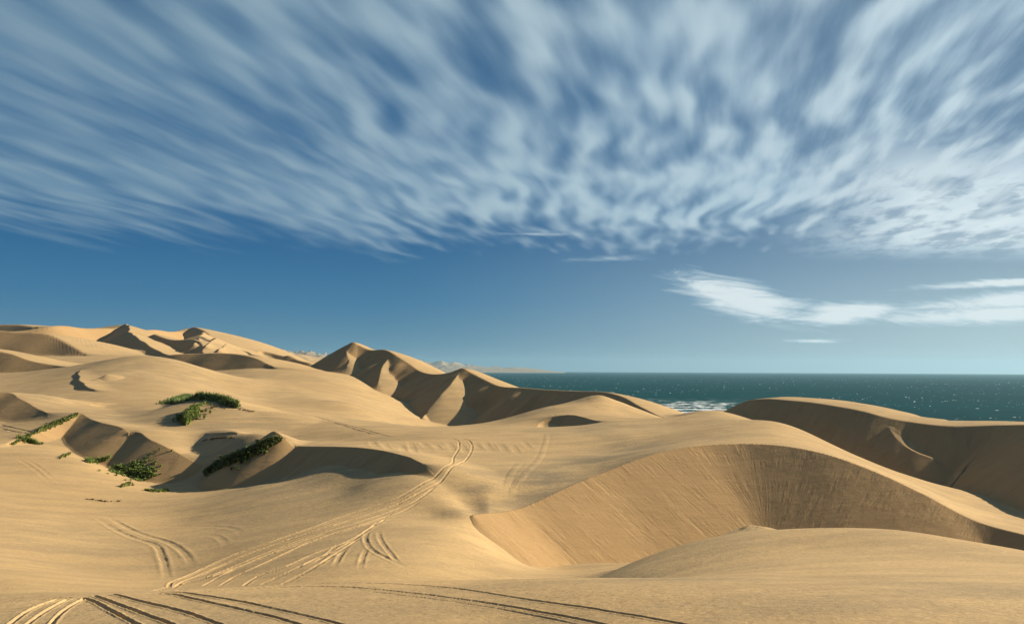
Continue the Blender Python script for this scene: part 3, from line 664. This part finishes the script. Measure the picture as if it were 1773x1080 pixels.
def plant(name, label, cat, spots, width, n, hgt, mat, seed, blade=.07, group=None, stems=True, droop=.6, leafy=0.0):
    """spots: backbone in photo pixels; width: half spread in metres across it; n tufts; hgt (low, high) in metres"""
    R = random.Random(seed); bb = np.array([ground(u, v) for u, v in spots])
    if len(bb) == 1: bb = np.vstack([bb-[.3, 0, 0], bb+[.3, 0, 0]])
    line = catmull(bb, 60); c = line.mean(0); c[2] = ground_z(c[0], c[1])
    tg = tangents(line); V = []; Fc = []; SV = []; SF = []; roots = []
    for k in range(n):
        i = R.randrange(60); t = i/59; wd = (width(t) if callable(width) else width*math.sqrt(max(.04, 1-(2*t-1)**2))*(.65+.5*math.sin(t*23+seed)*math.sin(t*9+seed*2)))
        out_ = R.random() < .14; o = R.gauss(0, .45)*wd*(2.2 if out_ else 1); q = R.gauss(0, .9 if out_ else .3)
        x = line[i, 0]-tg[i, 1]*o+tg[i, 0]*q; y = line[i, 1]+tg[i, 0]*o+tg[i, 1]*q; z = ground_z(x, y)
        h = R.uniform(*hgt)*(1.1-.5*min(1, abs(o)/max(wd, .1)))
        for b in range(R.randint(9, 14)):
            a = R.uniform(0, 2*math.pi); l = h*R.uniform(.6, 1.15); sp = R.uniform(.15, .8)*droop; w_ = blade*R.uniform(.7, 1.4)
            ca, sa = math.cos(a), math.sin(a); bx = x+ca*.08; by = y+sa*.08; n0 = len(V)
            m1 = (bx+ca*l*sp*.4, by+sa*l*sp*.4, z+l*.62); e = (bx+ca*l*sp*1.1, by+sa*l*sp*1.1, z+l*(1-.35*sp))
            V.extend([(bx-sa*w_/2, by+ca*w_/2, z-.05), (bx+sa*w_/2, by-ca*w_/2, z-.05), (m1[0]+sa*w_*.6, m1[1]-ca*w_*.6, m1[2]), (m1[0]-sa*w_*.6, m1[1]+ca*w_*.6, m1[2]), e])
            Fc.append((n0, n0+1, n0+2, n0+3)); Fc.append((n0+3, n0+2, n0+4))
            if leafy and R.random() < leafy:
                for _ in range(2):
                    n0 = len(V); s = blade*R.uniform(1.2, 2.2); p = (m1[0]+R.gauss(0, .12), m1[1]+R.gauss(0, .12), m1[2]+R.uniform(-.15, .25)*l); a2 = R.uniform(0, 6.28); tl = R.uniform(-.5, .9)
                    u1 = np.array([math.cos(a2), math.sin(a2), tl*.5])*s; u2 = np.array([-math.sin(a2), math.cos(a2), .3])*s*.6; p = np.array(p)
                    V.extend([tuple(p-u1), tuple(p+u2), tuple(p+u1), tuple(p-u2)]); Fc.append((n0, n0+1, n0+2, n0+3))
        if stems and R.random() < .5:
            roots.append((i, len(SV)))
            for _ in range(1):
                a = R.uniform(0, 6.28); n0 = len(SV); l = h*R.uniform(.4, 1.1); ex, ey, ez = x+math.cos(a)*l*.7, y+math.sin(a)*l*.7, z+l*R.uniform(.1, .7); r = .022
                for s3 in range(3):
                    th = s3*2.094; SV.append((x+r*math.cos(th), y+r*math.sin(th), z-.06)); 
                for s3 in range(3):
                    th = s3*2.094; SV.append((ex+r*.5*math.cos(th), ey+r*.5*math.sin(th), ez))
                for s3 in range(3): SF.append((n0+s3, n0+(s3+1) % 3, n0+3+(s3+1) % 3, n0+3+s3))
    roots.sort()                                         # hidden strips under the sand, added to join the stems into one mesh
    for (_, r0), (_, r1) in zip(roots, roots[1:]): SF.append((r0, r0+1, r1+1, r1))
    if not stems:
        me = bpy.data.meshes.new(name); me.from_pydata([(p[0]-c[0], p[1]-c[1], p[2]-c[2]) for p in V], [], Fc); me.update(); o = link(name, me, mat, 'stuff')
        o.location = (c[0], c[1], c[2]+HC); o['label'] = label; o['category'] = cat; return o
    o = bpy.data.objects.new(name, None); C.objects.link(o); o.location = (c[0], c[1], c[2]+HC); o['label'] = label; o['category'] = cat
    if group: o['group'] = group
    for nm, vv, ff, mt in (('foliage', V, Fc, mat), ('stems', SV, SF, DRY)):
        if not vv: continue
        me = bpy.data.meshes.new(nm); me.from_pydata([(p[0]-c[0], p[1]-c[1], p[2]-c[2]) for p in vv], [], ff); me.update(); link(nm, me, mt, None, o)
    return o
plant('grass_patch', 'long green crescent of dune grass along the top of the sand knoll', 'dune grass', [(306,697),(325,692),(350,690),(375,692),(395,698),(409,705)], 2.6, 1900, (.6, 1.5), LEAF_PALE, 1, blade=.07, leafy=.3)
plant('shrub', 'round green shrub on the knoll side casting a dark shadow to its left', 'shrub', [(338,712),(328,722),(322,734)], 1.5, 520, (.6, 1.5), LEAF, 2, blade=.09, leafy=.8)
plant('grass_patch', 'thin green tongue of grass climbing from the round shrub to the knoll top', 'dune grass', [(356,698),(345,703),(334,711)], .35, 90, (.3, .6), LEAF, 3, blade=.07)
plant('shrub', 'long dark green shrub belt slanting down the shaded face below the pointed sand peak', 'shrub', [(360,820),(380,808),(400,799),(420,792),(440,783),(458,775),(472,769)], 1.5, 760, (.5, 1.15), LEAF_DARK, 4, blade=.09, leafy=.8)
plant('grass_patch', 'broad bright green patch at the foot of the brown slip face', 'dune grass', [(206,812),(222,817),(240,820),(262,824)], 2.3, 800, (.25, .6), LEAF, 5, blade=.07, leafy=.4)
plant('shrub', 'small round green bush left of the broad bright green patch', 'shrub', [(154,801),(166,800),(182,797)], .7, 130, (.35, .8), LEAF, 6, blade=.07, leafy=.6)
plant('shrub', 'tiny sparse dark tuft left of the small round green bush', 'shrub', [(104,793),(112,789),(120,787)], .35, 34, (.25, .5), LEAF_DARK, 7, blade=.06)
plant('grass_patch', 'narrow dark green strip of grass along the crest of the leftmost hillock', 'dune grass', [(68,748),(85,740),(100,733),(118,726),(131,721)], .55, 210, (.35, .8), LEAF_DARK, 8, blade=.08)
plant('shrub', 'low double green bush below the tail of the leftmost hillock crest', 'shrub', [(42,762),(50,764),(60,768)], .7, 110, (.35, .8), LEAF, 9, blade=.07, leafy=.6)
plant('grass_patch', 'thin dark fringe of grass down the left tail of the leftmost hillock', 'dune grass', [(22,770),(36,762),(52,754),(66,749)], .22, 90, (.25, .5), LEAF_DARK, 10, blade=.06)
plant('grass_patch', 'flat straggling green tuft touching the tip of the big dark shadow', 'dune grass', [(254,849),(268,851),(286,850)], .5, 90, (.2, .45), LEAF, 11, blade=.06)
plant('shrub', 'small grey-green windswept tuft on a little sand heap below the broad green patch', 'shrub', [(210,843),(218,841),(224,838)], .4, 60, (.25, .5), LEAF_DARK, 12, blade=.06)
plant('dry_brush', 'scattered line of dead brown twigs lying on the open sand flat', 'dry twigs', [(150,864),(170,866),(190,868),(205,868)], .35, 26, (.08, .2), DRY, 13, blade=.05, stems=False)
plant('dry_brush', 'sprinkling of dry stalks on the sand knoll right of the round shrub', 'dry twigs', [(350,712),(370,705),(390,702),(415,708),(440,714)], 2.0, 90, (.10, .28), DRY, 14, blade=.05, stems=False)
plant('dry_brush', 'dark dry tufts along the rim of the shaded alcove left of the pointed peak', 'dry twigs', [(357,762),(375,759),(392,758),(405,758)], .25, 60, (.12, .3), DRY, 15, blade=.05, stems=False)
